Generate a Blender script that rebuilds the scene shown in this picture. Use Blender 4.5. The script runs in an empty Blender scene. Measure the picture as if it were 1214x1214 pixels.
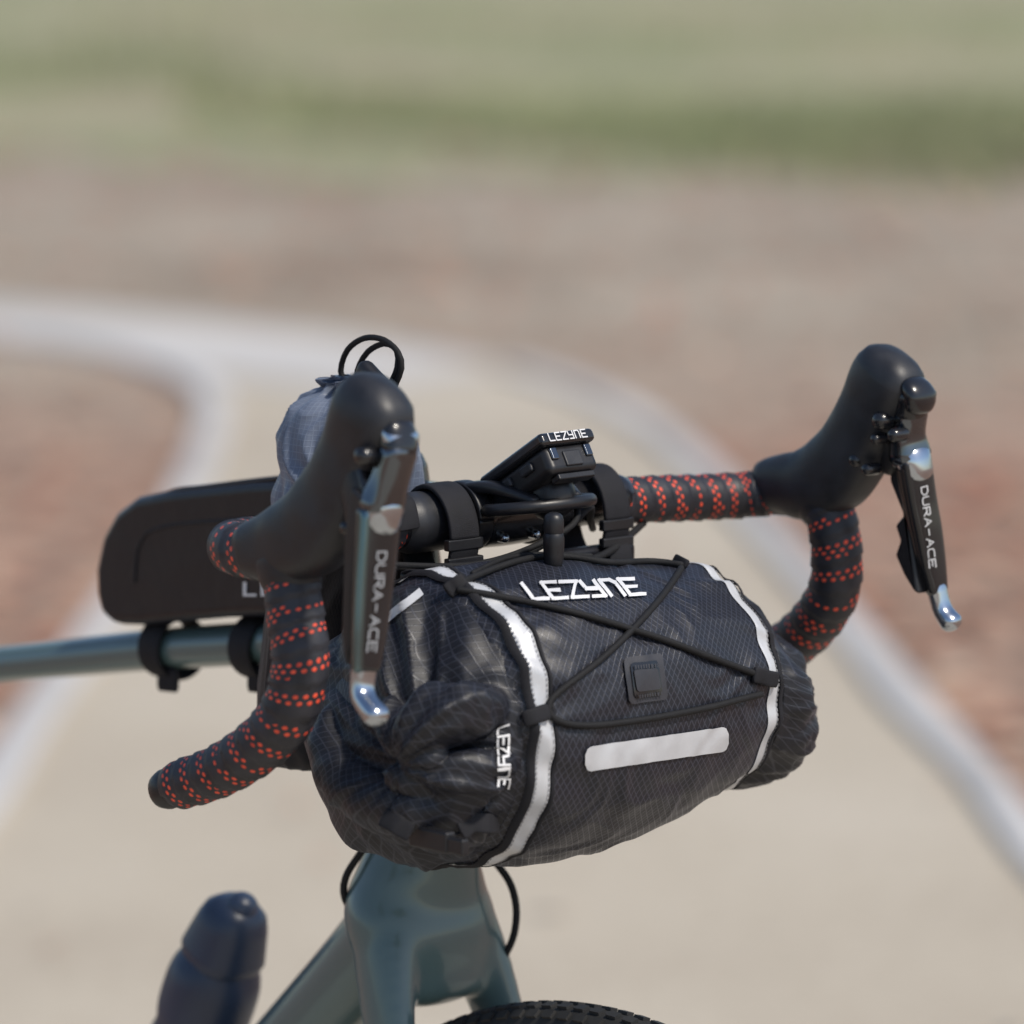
import bpy, math, random
from mathutils import Vector, noise, Matrix
from mathutils.bvhtree import BVHTree
random.seed(4)
sc=bpy.context.scene
# ---------------------------------------------------------------- camera / survey frame
PITCH=math.radians(8); DIST=3.4; LENS=192.0; K=36.0/LENS
T0=Vector((0,0,1.0))
FW=Vector((0,math.cos(PITCH),-math.sin(PITCH))); UP=Vector((0,math.sin(PITCH),math.cos(PITCH))); RT=Vector((1,0,0))
C=T0-FW*DIST
def ray(u,v): return (FW+RT*((u-607)/1214*K)+UP*((607-v)/1214*K))
YAW=math.radians(42)
BF=Vector((math.sin(YAW),-math.cos(YAW),0)); BL=Vector((math.cos(YAW),math.sin(YAW),0)); BZ=Vector((0,0,1))
B0=C+ray(590,607)*DIST
def B(f,l,z): return B0+BF*f+BL*l+BZ*z
def onplane(u,v,n,d):
    r=ray(u,v); t=(d-n.dot(C-B0))/n.dot(r); return C+r*t
def QL(u,v,l): return onplane(u,v,BL,l)
def QG(u,v,z=0.0):
    r=ray(u,v); t=(z-C.z)/r.z; return C+r*t
def tob(p):
    q=p-B0; return q.dot(BF),q.dot(BL),q.z

# ---------------------------------------------------------------- materials
def newmat(name):
    m=bpy.data.materials.new(name); m.use_nodes=True
    nt=m.node_tree; b=nt.nodes['Principled BSDF']; return m,nt,b
class G:
    def __init__(s,nt): s.nt=nt
    def n(s,t,**k):
        x=s.nt.nodes.new(t)
        for a,b in k.items(): setattr(x,a,b)
        return x
    def m(s,op,a,b=None,c=None):
        x=s.n('ShaderNodeMath',operation=op)
        for i,v in enumerate((a,b,c)):
            if v is None: continue
            if isinstance(v,(int,float)): x.inputs[i].default_value=v
            else: s.nt.links.new(v,x.inputs[i])
        return x.outputs[0]
    def l(s,a,b): s.nt.links.new(a,b)
    def dot(s,a,vec):
        x=s.n('ShaderNodeVectorMath',operation='DOT_PRODUCT'); s.l(a,x.inputs[0]); x.inputs[1].default_value=tuple(vec); return x.outputs['Value']
    def noise(s,scale,detail=4,vec=None,rough=.5):
        x=s.n('ShaderNodeTexNoise'); x.inputs['Scale'].default_value=scale; x.inputs['Detail'].default_value=detail; x.inputs['Roughness'].default_value=rough
        if vec is not None: s.l(vec,x.inputs['Vector'])
        return x.outputs['Fac']
    def ramp(s,fac,stops):
        x=s.n('ShaderNodeValToRGB'); e=x.color_ramp.elements
        while len(e)<len(stops): e.new(.5)
        for i,(p,c) in enumerate(stops): e[i].position=p; e[i].color=(*c,1)
        s.l(fac,x.inputs['Fac']); return x.outputs['Color']
    def mix(s,fac,a,b):
        x=s.n('ShaderNodeMix',data_type='RGBA')
        if isinstance(fac,(int,float)): x.inputs['Factor'].default_value=fac
        else: s.l(fac,x.inputs['Factor'])
        for i,v in ((6,a),(7,b)):
            if isinstance(v,tuple): x.inputs[i].default_value=(*v,1)
            else: s.l(v,x.inputs[i])
        return x.outputs[2]
    def bump(s,h,st,dist=.001):
        x=s.n('ShaderNodeBump'); x.inputs['Strength'].default_value=st; x.inputs['Distance'].default_value=dist
        s.l(h,x.inputs['Height']); return x.outputs['Normal']
    def obj(s): return s.n('ShaderNodeTexCoord').outputs['Object']
    def uv(s): return s.n('ShaderNodeTexCoord').outputs['UV']
    def sep(s,v):
        x=s.n('ShaderNodeSeparateXYZ'); s.l(v,x.inputs[0]); return x.outputs
def simple(name,col,rough=.5,metal=0,ns=300,bs=.2,var=.25,coat=0,dist=.0006,spec=.5):
    m,nt,b=newmat(name); g=G(nt); o=g.obj()
    f=g.noise(ns,4,o); f2=g.noise(ns/12,3,o)
    lo=tuple(c*(1-var) for c in col); hi=tuple(min(1,c*(1+var)) for c in col)
    g.l(g.ramp(f2,[(.3,lo),(.7,hi)]),b.inputs['Base Color'])
    b.inputs['Metallic'].default_value=metal
    r=g.m('MULTIPLY_ADD',f2,.25,rough-.125); g.l(r,b.inputs['Roughness'])
    b.inputs['Coat Weight'].default_value=coat; b.inputs['Specular IOR Level'].default_value=spec
    if bs: g.l(g.bump(f,bs,dist),b.inputs['Normal'])
    return m
RUB=simple('hood_rubber',(.015,.016,.020),.47,ns=900,bs=.18,spec=.5)
BLK=simple('black_metal',(.010,.010,.012),.25,ns=200,bs=.03,coat=.3)
PLA=simple('black_plastic',(.010,.010,.012),.42,ns=500,bs=.1)
WEB=simple('webbing',(.012,.012,.015),.75,ns=1400,bs=.5,spec=.3)
SIL=simple('polished_alloy',(.46,.50,.55),.17,metal=1,ns=60,bs=.0,var=.12)
DSL=simple('dark_polished_alloy',(.12,.135,.155),.16,metal=1,ns=60,bs=.0,var=.2,coat=.5)
GRA=simple('lever_grey',(.14,.20,.22),.22,metal=1,ns=60,bs=0)
WHT=simple('white_print',(.68,.68,.69),.5,bs=0,var=.05)
LPR=simple('lever_print_paint',(.50,.50,.51),.5,bs=0,var=.05)
GRP=simple('grey_print',(.33,.34,.36),.5,bs=0,var=.05)
REF=simple('reflective_tape',(.52,.53,.55),.42,ns=700,bs=.15,var=.08,metal=.15)
CRD=simple('bungee_cord',(.010,.010,.011),.7,ns=1800,bs=.6,spec=.3)
TYR=simple('tyre_rubber',(.02,.02,.02),.7)
FRM=simple('frame_paint',(.080,.130,.132),.34,ns=40,bs=0,var=.06,coat=.5)
BOT=simple('bottle_plastic',(.022,.036,.070),.4,ns=80,bs=.05)
SCR=simple('screen_glass',(.01,.011,.012),.08,bs=0,coat=1)

def fabric(name,c0,c1,pitch=.0052,lw=.13,rough=.5,wr=.2,diag=True,spec=.5,objc=False):
    m,nt,b=newmat(name); g=G(nt); u=g.sep(g.uv()); o=g.obj()
    if objc:
        s=g.dot(o,BF*.75+BZ*.62+BL*.35); d=g.dot(o,BF*-.62+BZ*.75+BL*.35)
    elif diag:
        s=g.m('ADD',u[0],g.m('MULTIPLY',u[1],.75)); d=g.m('SUBTRACT',u[0],g.m('MULTIPLY',u[1],.75))
    else: s=u[0]; d=u[1]
    if objc:
        s=g.m('ADD',s,g.m('MULTIPLY',g.noise(14,2,o),.03)); d=g.m('ADD',d,g.m('MULTIPLY',g.noise(11,2,o),.03))
    def line(x):
        f=g.m('FRACT',g.m('MULTIPLY',x,1/pitch)); a=g.m('ABSOLUTE',g.m('SUBTRACT',f,.5))
        mr=g.n('ShaderNodeMapRange',interpolation_type='SMOOTHSTEP'); g.l(a,mr.inputs[0]); mr.inputs[1].default_value=.5-lw; mr.inputs[2].default_value=.5-lw*.3
        return mr.outputs[0]
    L=g.m('MAXIMUM',line(s),line(d))
    big=g.noise(28,4,o,.5); fine=g.noise(2500,2,o)
    c=g.mix(g.m('MULTIPLY',L,.8),c0,c1)
    g.l(c,b.inputs['Base Color'])
    g.l(g.m('SUBTRACT',rough,g.m('MULTIPLY',L,.12)),b.inputs['Roughness'])
    h=g.m('ADD',g.m('MULTIPLY',L,.12),g.m('ADD',g.m('MULTIPLY',big,wr*8),g.m('MULTIPLY',fine,.06)))
    g.l(g.bump(h,.6,.0012),b.inputs['Normal'])
    b.inputs['Specular IOR Level'].default_value=spec
    b.inputs['Sheen Weight'].default_value=.04; b.inputs['Sheen Roughness'].default_value=.4; b.inputs['Sheen Tint'].default_value=(.6,.7,1,1)
    return m
FAB=fabric('ripstop_black',(.0070,.0075,.0125),(.042,.045,.062),pitch=.0050,lw=.11,rough=.47,wr=.22)
FABE=fabric('ripstop_black_ends',(.0065,.007,.011),(.032,.034,.045),pitch=.0050,lw=.10,rough=.52,wr=.12,spec=.45,objc=True)
FAB2=fabric('plain_black_nylon',(.007,.007,.010),(.010,.010,.013),pitch=.002,spec=.35)
FABG=fabric('ripstop_grey',(.125,.150,.205),(.17,.20,.26),pitch=.004,lw=.1,rough=.5,wr=.5,diag=False,spec=.35)

def tapemat():
    m,nt,b=newmat('perforated_bar_tape'); g=G(nt); u=g.sep(g.uv())
    s=g.m('ADD',g.m('MULTIPLY',u[1],1/.0165),u[0]); fr=g.m('FRACT',s)
    r=g.m('MULTIPLY',fr,5.0); rowi=g.m('FLOOR',r); rf=g.m('SUBTRACT',g.m('FRACT',r),.5)
    a=g.m('ADD',g.m('MULTIPLY',u[0],17),g.m('MULTIPLY',rowi,.5)); af=g.m('SUBTRACT',g.m('FRACT',a),.5)
    d=g.m('SQRT',g.m('ADD',g.m('POWER',g.m('ABSOLUTE',rf),2),g.m('POWER',g.m('ABSOLUTE',g.m('MULTIPLY',af,1.2)),2)))
    dot=g.n('ShaderNodeMapRange'); g.l(d,dot.inputs[0]); dot.inputs[1].default_value=.36; dot.inputs[2].default_value=.28
    band=g.m('MULTIPLY',g.m('GREATER_THAN',rowi,.5),g.m('LESS_THAN',rowi,2.5))
    patch=g.noise(38,1,g.obj())
    third=g.m('MULTIPLY',g.m('MULTIPLY',g.m('GREATER_THAN',rowi,2.5),g.m('LESS_THAN',rowi,3.5)),g.m('GREATER_THAN',patch,.62))
    keep=g.m('MULTIPLY',g.m('LESS_THAN',rowi,1.5),g.m('LESS_THAN',patch,.42))
    M=g.m('MULTIPLY',dot.outputs[0],g.m('MAXIMUM',g.m('SUBTRACT',band,g.m('MULTIPLY',keep,band)),third))
    blackc=g.ramp(g.noise(90,3,g.obj()),[(.3,(.013,.013,.017)),(.7,(.030,.030,.038))])
    orange=g.ramp(g.noise(300,2,g.obj()),[(.3,(.55,.045,.022)),(.6,(.92,.10,.04))])
    g.l(g.mix(M,blackc,orange),b.inputs['Base Color']); b.inputs['Roughness'].default_value=.52
    edge=g.m('LESS_THAN',fr,.08)
    h=g.m('SUBTRACT',g.m('MULTIPLY',g.noise(900,3,g.obj()),.3),g.m('ADD',g.m('MULTIPLY',M,.8),g.m('MULTIPLY',edge,1.0)))
    g.l(g.bump(h,.6,.0006),b.inputs['Normal']); return m
TAPE=tapemat()

# ---------------------------------------------------------------- mesh helpers
def empty(name):
    e=bpy.data.objects.new(name,None); e.empty_display_size=.1; sc.collection.objects.link(e); return e
def mk(name,vs,fs,mat,parent=None,uvs=None,smooth=True):
    me=bpy.data.meshes.new(name); me.from_pydata([tuple(v) for v in vs],[],fs)
    if uvs:
        ul=me.uv_layers.new(name='UVMap')
        flat=[]
        for f in uvs:
            for q in f: flat+= [q[0],q[1]]
        ul.data.foreach_set('uv',flat)
    me.materials.append(mat)
    if smooth: me.polygons.foreach_set('use_smooth',[True]*len(me.polygons))
    me.update()
    o=bpy.data.objects.new(name,me); sc.collection.objects.link(o)
    if parent: o.parent=parent
    return o
def catmull(P,step):
    n=len(P); out=[]
    for i in range(n-1):
        p0=P[max(i-1,0)];p1=P[i];p2=P[i+1];p3=P[min(i+2,n-1)]
        L=math.dist(p1[:3],p2[:3]); k=max(2,int(L/step))
        for j in range(k):
            t=j/k
            out.append([.5*((2*b)+(-a+c)*t+(2*a-5*b+4*c-d)*t*t+(-a+3*b-3*c+d)*t**3) for a,b,c,d in zip(p0,p1,p2,p3)])
    out.append(list(P[-1])); return out
def sweep(name,pts,mat,parent,r=None,bn=None,seg=24,step=.004,sq=2.0,cap=True,saw=False,uvm=False,disp=None,retgeo=False,geoonly=False):
    P=[]
    for p in pts:
        if isinstance(p,Vector): P.append([p.x,p.y,p.z,r,r])
        else:
            v=p[0]; P.append([v.x,v.y,v.z,p[1],p[2] if len(p)>2 else p[1]])
    R=catmull(P,step); n=len(R)
    pos=[Vector(q[:3]) for q in R]
    tang=[]
    for i in range(n):
        a=pos[max(i-1,0)];b=pos[min(i+1,n-1)]
        tang.append((b-a).normalized())
    frames=[];prev=None
    for i in range(n):
        t=tang[i]
        if bn is not None: b=(bn-t*bn.dot(t)).normalized()
        else:
            if prev is None:
                h=Vector((0,0,1)) if abs(t.z)<.9 else Vector((1,0,0)); b=(h-t*h.dot(t)).normalized()
            else: b=(prev-t*prev.dot(t)).normalized()
            prev=b
        frames.append((t.cross(b),b))
    rings=[];ln=0
    def ring(c,N,Bn,ra,rb,L):
        vs=[]
        for j in range(seg):
            th=2*math.pi*j/seg; cs=math.cos(th); sn=math.sin(th)
            if sq!=2: cs=math.copysign(abs(cs)**(2/sq),cs); sn=math.copysign(abs(sn)**(2/sq),sn)
            add=0
            if saw: add=.0013*((L/.0165+j/seg)%1.0)
            vs.append(c+N*((ra+add)*cs)+Bn*((rb+add)*sn))
        rings.append((vs,L))
    if cap:
        for k in (0.02,.35,.65,.87):
            ang=math.asin(k)
            e=min(R[0][3],R[0][4])*.8
            ring(pos[0]-tang[0]*e*math.cos(ang),*frames[0],R[0][3]*math.sin(ang),R[0][4]*math.sin(ang),-e*math.cos(ang))
    for i in range(n):
        if i: ln+=(pos[i]-pos[i-1]).length
        ring(pos[i],*frames[i],R[i][3],R[i][4],ln)
    if cap:
        for k in (.87,.65,.35,.02):
            ang=math.asin(k); e=min(R[-1][3],R[-1][4])*.8
            ring(pos[-1]+tang[-1]*e*math.cos(ang),*frames[-1],R[-1][3]*math.sin(ang),R[-1][4]*math.sin(ang),ln+e*math.cos(ang))
    vs=[v for rg,_ in rings for v in rg]
    if disp: vs=disp(vs)
    fs=[];uv=[]
    us=1.0
    if uvm: us=2*math.pi*max(q[3] for q in R)
    for i in range(len(rings)-1):
        for j in range(seg):
            j2=(j+1)%seg
            fs.append((i*seg+j,i*seg+j2,(i+1)*seg+j2,(i+1)*seg+j))
            l0=rings[i][1];l1=rings[i+1][1]
            uv.append(((j/seg*us,l0),((j+1)/seg*us,l0),((j+1)/seg*us,l1),(j/seg*us,l1)))
    fs.append(tuple(range(seg-1,-1,-1))); uv.append(tuple((0,0) for _ in range(seg)))
    b0=(len(rings)-1)*seg; fs.append(tuple(range(b0,b0+seg))); uv.append(tuple((0,0) for _ in range(seg)))
    if geoonly: return vs,fs
    o=mk(name,vs,fs,mat,parent,uv)
    return (o,vs,fs) if retgeo else o
def extrude(name,poly,n,w,mat,parent,bev=.004,seg=4):
    vs=[p-n*w for p in poly]+[p+n*w for p in poly]; k=len(poly)
    fs=[tuple(range(k)),tuple(range(2*k-1,k-1,-1))]+[(i,i+k,(i+1)%k+k,(i+1)%k) for i in range(k)]
    o=mk(name,vs,fs,mat,parent,smooth=True)
    import bmesh
    bm=bmesh.new(); bm.from_mesh(o.data); bmesh.ops.recalc_face_normals(bm,faces=bm.faces); bm.to_mesh(o.data); bm.free()
    md=o.modifiers.new('b','BEVEL'); md.width=bev; md.segments=seg; md.limit_method='ANGLE'; md.angle_limit=math.radians(25); md.harden_normals=True
    return o
def obox(name,c,ax,ay,az,sx,sy,sz,mat,parent,bev=.002):
    poly=[c+ax*(sx*i)+ay*(sy*j) for i,j in ((-1,-1),(1,-1),(1,1),(-1,1))]
    return extrude(name,poly,az,sz,mat,parent,bev,3)
def sstep(a,b,x):
    t=max(0,min(1,(x-a)/(b-a))); return t*t*(3-2*t)

# ---------------------------------------------------------------- BICYCLE
bike=empty('bicycle')
for side,nm in ((-1,'right'),(1,'left')):
    if side>0: top=[B(0,.088,-.002),B(0,.13,-.004),B(0.0,.175,-.007),B(.004,.203,-.008),B(.02,.219,-.006),B(.045,.222,-.003)]
    else: top=[B(0,-.088,0),B(0,-.13,0),B(-.003,-.175,-.001),B(-.003,-.200,-.001),B(.006,-.216,0),B(.024,-.222,0),B(.05,-.222,0)]
    sweep('bar_tape_top_'+nm,top,TAPE,bike,r=.0142 if side>0 else .0152,seg=48,step=.0015,saw=True)
sweep('bar_centre',[B(0,-.10,0),B(0,-.02,0),B(0,.02,0),B(0,.10,0)],BLK,bike,r=.0155)
Ld=[(345,672,-.222,.0155),(350,730,-.224,.0165),(356,785,-.226,.0165),(343,842,-.229,.0165),(306,885,-.233,.0158),(258,915,-.236,.015),(214,930,-.239,.0142)]
Rd=[(982,600,.222,.0155),(991,645,.224,.016),(989,698,.226,.016),(962,742,.229,.016),(918,776,.233,.0155),(870,800,.236,.015),(826,815,.239,.0145)]
for D,nm in ((Ld,'right'),(Rd,'left')):
    P=[(QL(u,v,l),r) for u,v,l,r in D]
    sweep('bar_tape_drop_'+nm,P,TAPE,bike,bn=BL,seg=56,step=.0015,saw=True)
    e=P[-1][0]; d=(P[-1][0]-P[-2][0]).normalized()
    sweep('bar_plug_'+nm,[e+d*.006,e+d*.0125],PLA,bike,r=.0125)
# hoods
Lh=[(306,650,.0175,.0170),(326,648,.0215,.0180),(352,640,.0252,.0192),(378,622,.0265,.0196),(402,588,.0255,.019),(420,545,.0235,.0182),(434,512,.0252,.0192),(442,492,.0262,.0195),(447,480,.0250,.0185)]
Rh=[(918,572,.0170,.0170),(938,573,.0205,.018),(962,573,.0235,.0185),(990,560,.026,.019),(1016,527,.0245,.0182),(1036,487,.0238,.0182),(1049,457,.0250,.0186),(1056,441,.0242,.018)]
def hdisp(ctrs):
    def f(vs):
        out=[]
        for v in vs:
            # shallow moulding: a step panel on the flank and soft rubber unevenness
            out.append(v+BZ*(.0008*noise.noise(v*60))+BL*(.0010*noise.noise(v*38)))
        return out
    return f
for H,s,nm in ((Lh,-1,'right'),(Rh,1,'left')):
    sweep('brake_hood_'+nm,[(QL(u,v,s*.222),a,b) for u,v,a,b in H],RUB,bike,bn=BL,seg=56,sq=2.7,disp=hdisp(H),step=.002)
sweep('hood_collar_right',[(QL(340,660,-.222),.022,.0185),(QL(346,685,-.222),.0195,.0175)],RUB,bike,bn=BL,sq=2.2)
sweep('hood_collar_left',[(QL(972,582,.222),.022,.0185),(QL(980,600,.222),.019,.0172)],RUB,bike,bn=BL,sq=2.2)
lev={}
for s,nm in ((-1,'right'),(1,'left')):
    if s<0:
        pv=[(470,510,.0085,.0115),(473,535,.008,.0115),(461,572,.0090,.012),(452,600,.0105,.0145),(449,622,.009,.0135)]
        bl=[(449,606,.0085,.0140),(446,650,.0078,.0135),(442,700,.0070,.0128),(438,750,.0062,.0115),(434,790,.0055,.0092)]
        tp=[(434,782,.0058,.0088),(430,810,.0055,.0078),(432,828,.006,.0078),(447,849,.0065,.008)]
        br=[(425,555,.015,.013),(435,600,.014,.012),(428,655,.011,.007),(422,700,.008,.005)]
    else:
        pv=[(1083,468,.0085,.0115),(1080,490,.008,.0115),(1076,515,.0088,.012),(1079,540,.0105,.0145),(1086,560,.009,.0125)]
        bl=[(1083,548,.0085,.0125),(1090,590,.0075,.0120),(1098,630,.0068,.0115),(1105,670,.0062,.0100),(1111,700,.005,.0075)]
        tp=[(1110,694,.0052,.0072),(1114,712,.0055,.0065),(1119,726,.0055,.007),(1128,738,.0065,.0075)]
        br=[(1050,500,.013,.012),(1058,540,.012,.010),(1050,545,.01,.008),(1046,550,.006,.005)]
    la=lambda v,v0,v1,a,b: a+(b-a)*(v-v0)/(v1-v0)
    v0=510 if s<0 else 466; v1=849 if s<0 else 737
    mkp=lambda L,of=0:[(QL(u,v,s*la(v,v0,v1,.222,.245)),a,b) for u,v,a,b in L]
    sweep('lever_pivot_cap_'+nm,mkp(pv[:2]),BLK,bike,bn=BL,sq=2.6,seg=32)
    sweep('lever_shoulder_'+nm,mkp(pv[1:4]),DSL,bike,bn=BL,sq=2.8,seg=32)
    sweep('lever_knuckle_'+nm,[(p+BF*.0012,a,b_*.93) for p,a,b_ in mkp(pv[3:])],SIL,bike,bn=BL,sq=2.2,seg=32)
    o,vs,fs=sweep('lever_blade_'+nm,mkp(bl),BLK,bike,bn=BL,sq=3.0,seg=32,retgeo=True)
    lev[nm]=BVHTree.FromPolygons(vs,fs)
    sweep('lever_edge_'+nm,[(p-BL*(b*.86)+BF*(a*.35),.0034,.0036 if s<0 else .0022) for p,a,b in mkp(bl)],GRA if s<0 else BLK,bike,bn=BL,seg=16)
    sweep('lever_tip_'+nm,mkp(tp),SIL,bike,bn=BL,sq=2.4,seg=32)
    sweep('lever_bracket_'+nm,mkp(br),PLA,bike,bn=BL,sq=2.6,seg=32)
    sweep('lever_bracket_rib_'+nm,[(p+BF*(a*.7)-BL*(b_*.5),a*.35,b_*.4) for p,a,b_ in mkp(br)],BLK,bike,bn=BL,sq=2.6,seg=20)
for s,nm,(u,v) in ((-1,'right',(470,519)),(1,'left',(1086,468))):
    p=QL(u,v,s*.222)
    sweep('nose_plate_'+nm,[(p+BZ*.006-BF*.003,.006,.011),(p+BF*.004,.006,.0125),(p-BZ*.008+BF*.003,.005,.011)],SIL if s<0 else BLK,bike,bn=BL,sq=2.6)
def paddle(nm,px,l,w):
    extrude('shift_paddle_'+nm,[QL(u,v,l) for u,v in px],BL,w,PLA,bike,.0025)
paddle('left',[(1062,545),(1078,560),(1082,610),(1090,660),(1096,704),(1090,700),(1078,680),(1068,657),(1074,640),(1068,622),(1078,610),(1062,570)],.232,.006)
paddle('right',[(425,575),(440,590),(432,640),(426,700),(424,760),(418,790),(413,750),(415,690),(416,640)],-.236,.006)
for u,v,l,r_ in ((1020,545,.212,.0045),(1034,556,.208,.004),(1050,498,.212,.006),(1066,515,.212,.0045),(418,625,-.232,.0045),(1092,552,.236,.004),(438,540,-.236,.006),(1044,520,.210,.0035)):
    p=QL(u,v,l); sweep('bracket_screw',[p-BL*.005,p+BL*.004],BLK,bike,r=r_,seg=16)

sweep('stem_body',[(B(-.012,0,0),.016,.019),(B(-.05,0,-.002),.015,.017),(B(-.094,0,-.006),.018,.019)],BLK,bike,bn=BL,sq=2.8)
sweep('stem_faceplate',[(B(0,-.021,0),.0205,.0205),(B(0,0,0),.021,.021),(B(0,.021,0),.0205,.0205)],BLK,bike,sq=2.5)
for a in (-.013,.013):
    for z in (.013,-.013):
        sweep('faceplate_bolt',[B(.014,a,z),B(.0215,a,z)],SIL,bike,r=.003,seg=12)
sweep('steerer_spacers',[B(-.094,0,.018),B(-.080,0,-.05),B(-.078,0,-.075)],BLK,bike,r=.0185)
tt=[QL(500,768,0)]+[QL(u,v,0) for u,v in ((400,757),(320,762),(200,769),(90,779),(0,788))]
d=(tt[-1]-tt[-2]).normalized(); tt+= [tt[-1]+d*.17]
rr=[.0165,.0150,.0145,.0140,.0130,.0125,.013]
sweep('top_tube',[(p,r_,r_*1.25) for p,r_ in zip(tt,rr)],FRM,bike,bn=BL,seg=32)
seat=tt[-1]
sf,_,szz=tob(seat)
bb=B(sf+.10,0,-.72)
ax_f=.105; zc=-(B0.z-.35)
fc=B(ax_f,0,zc); rc=B(ax_f-1.04,0,zc)
h0=QL(500,905,0);h1=QL(501,985,0);h2=QL(498,1030,0);h3=QL(495,1075,0);h4=QL(507,1120,0);h5=QL(516,1160,0)
def remeshed(parts,vox,smooth,iters):
    V=[];F=[]
    for vs,fs in parts:
        k=len(V); V+=vs; F+=[tuple(i+k for i in f) for f in fs]
    t=mk('tmp',V,F,PLA)
    m1=t.modifiers.new('r','REMESH'); m1.mode='VOXEL'; m1.voxel_size=vox
    m2=t.modifiers.new('s','SMOOTH'); m2.factor=smooth; m2.iterations=iters
    dg=bpy.context.evaluated_depsgraph_get(); dg.update()
    me=bpy.data.meshes.new_from_object(t.evaluated_get(dg))
    bpy.data.objects.remove(t); return me
def addmesh(nm,me,mat,parent):
    me.materials.clear(); me.materials.append(mat); me.polygons.foreach_set('use_smooth',[True]*len(me.polygons)); me.name=nm
    o=bpy.data.objects.new(nm,me); sc.collection.objects.link(o); o.parent=parent; return o
parts=[sweep('x',[(B(-.083,0,-.07),.022,.022),(h0,.024,.025),(h1,.030,.033),(h2,.035,.043),(h3,.038,.053),(h4,.034,.052),(h5,.022,.046)],None,None,bn=BL,seg=48,sq=2.1,geoonly=True),
 sweep('x',[(h3+(bb-h3)*.0,.034,.034),(h3+(bb-h3)*.15,.029,.029),(h3+(bb-h3)*.5,.025,.025)],None,None,bn=BL,geoonly=True)]
for s in (-1,1):
    parts.append(sweep('x',[(h3+BL*(s*.026),.024,.020),(h4+BL*(s*.036),.025,.018),(h4+BL*(s*.047)-BZ*.06+BF*.02,.020,.013),(h4+BL*(s*.049)-BZ*.16+BF*.05,.016,.012)],None,None,bn=BL,geoonly=True))
me=remeshed(parts,.003,.5,20); addmesh('head_tube_and_crown',me,FRM,bike)
sweep('down_tube',[(h3+(bb-h3)*.45,.0245,.0245),(bb,.024,.024)],FRM,bike,bn=BL)
sweep('seat_tube',[seat+BZ*.03-BF*.01,bb],FRM,bike,r=.0165)
sweep('seatpost',[seat+BZ*.18-BF*.06,seat],BLK,bike,r=.0136)
sweep('saddle',[(seat+BZ*.19-BF*.16,.018,.065),(seat+BZ*.19-BF*.07,.016,.045),(seat+BZ*.19+BF*.05,.014,.018),(seat+BZ*.187+BF*.10,.01,.013)],BLK,bike,bn=BL)
for s in (-1,1):
    sweep('fork_leg',[(h4+BL*(s*.049)-BZ*.14+BF*.043,.0155,.0118),(fc+BL*(s*.052)-BF*.02+BZ*.12,.013,.010),(fc+BL*(s*.05),.010,.009)],FRM,bike,bn=BL)
    sweep('chain_stay',[(bb+BL*(s*.02),.012,.01),(rc+BL*(s*.06),.009,.008)],FRM,bike,bn=BL)
    sweep('seat_stay',[(seat-BZ*.05+BL*(s*.015),.008,.008),(rc+BL*(s*.06),.008,.008)],FRM,bike,bn=BL)
def wheel(nm,c):
    def circ(R,r,mat,name):
        vs=[];fs=[];A=96;Sg=16
        for i in range(A):
            a=2*math.pi*i/A
            rad=BF*math.cos(a)+BZ*math.sin(a)
            for j in range(Sg):
                b=2*math.pi*j/Sg
                vs.append(c+rad*(R+r[0]*math.cos(b))+BL*(r[1]*math.sin(b)))
        for i in range(A):
            for j in range(Sg): fs.append((i*Sg+j,((i+1)%A)*Sg+j,((i+1)%A)*Sg+(j+1)%Sg,i*Sg+(j+1)%Sg))
        mk(name,vs,fs,mat,bike)
    circ(.330,(.020,.020),TYR,nm+'_tyre'); circ(.302,(.014,.012),BLK,nm+'_rim')
    vs=[];fs=[]
    for i in range(150):
        a=2*math.pi*i/150
        for b in (-.7,-.25,.25,.7):
            aa=a+(.02 if abs(b)>.5 else 0)
            rad=BF*math.cos(aa)+BZ*math.sin(aa); tg=BZ*math.cos(aa)-BF*math.sin(aa)
            n=rad*math.cos(b)+BL*math.sin(b); e=BL*math.cos(b)-rad*math.sin(b)
            q=c+rad*.330+n*.0195; k=len(vs)
            for hh in (0,.0022):
                for x,y in ((-1,-1),(1,-1),(1,1),(-1,1)): vs.append(q+n*hh+tg*(x*.0042)+e*(y*.003))
            fs+=[(k+4,k+5,k+6,k+7)]+[(k+j,k+(j+1)%4,k+4+(j+1)%4,k+4+j) for j in range(4)]
    mk(nm+'_tread',vs,fs,TYR,bike,smooth=False)
    sweep(nm+'_hub',[c-BL*.05,c+BL*.05],BLK,bike,r=.018)
    vs=[];fs=[]
    for i in range(28):
        a=2*math.pi*i/28; e=c+(BF*math.cos(a)+BZ*math.sin(a))*.3; s=(1 if i%2 else -1)
        h=c+BL*(.03*s)+(BF*math.cos(a+.9*(1 if i%4<2 else -1))+BZ*math.sin(a+.9*(1 if i%4<2 else -1)))*.018
        dd=(e-h).normalized(); n1=dd.cross(BL).normalized()*.001; n2=dd.cross(n1).normalized()*.001; k=len(vs)
        for q in (h,e):
            for x in (n1,n2,-n1,-n2): vs.append(q+x)
        for j in range(4): fs.append((k+j,k+(j+1)%4,k+4+(j+1)%4,k+4+j))
    mk(nm+'_spokes',vs,fs,SIL,bike)
wheel('front_wheel',fc); wheel('rear_wheel',rc)
def cable(nm,P,r=.0024,mat=CRD,par=None): sweep(nm,P,mat,par or bike,r=r,seg=12,step=.004)
cable('brake_cable',[B(.005,-.12,-.018),B(.03,-.05,-.03),B(.05,.0,-.012),B(.045,.035,.004),B(.02,.06,-.008),B(-.01,.09,-.02)])
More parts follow.
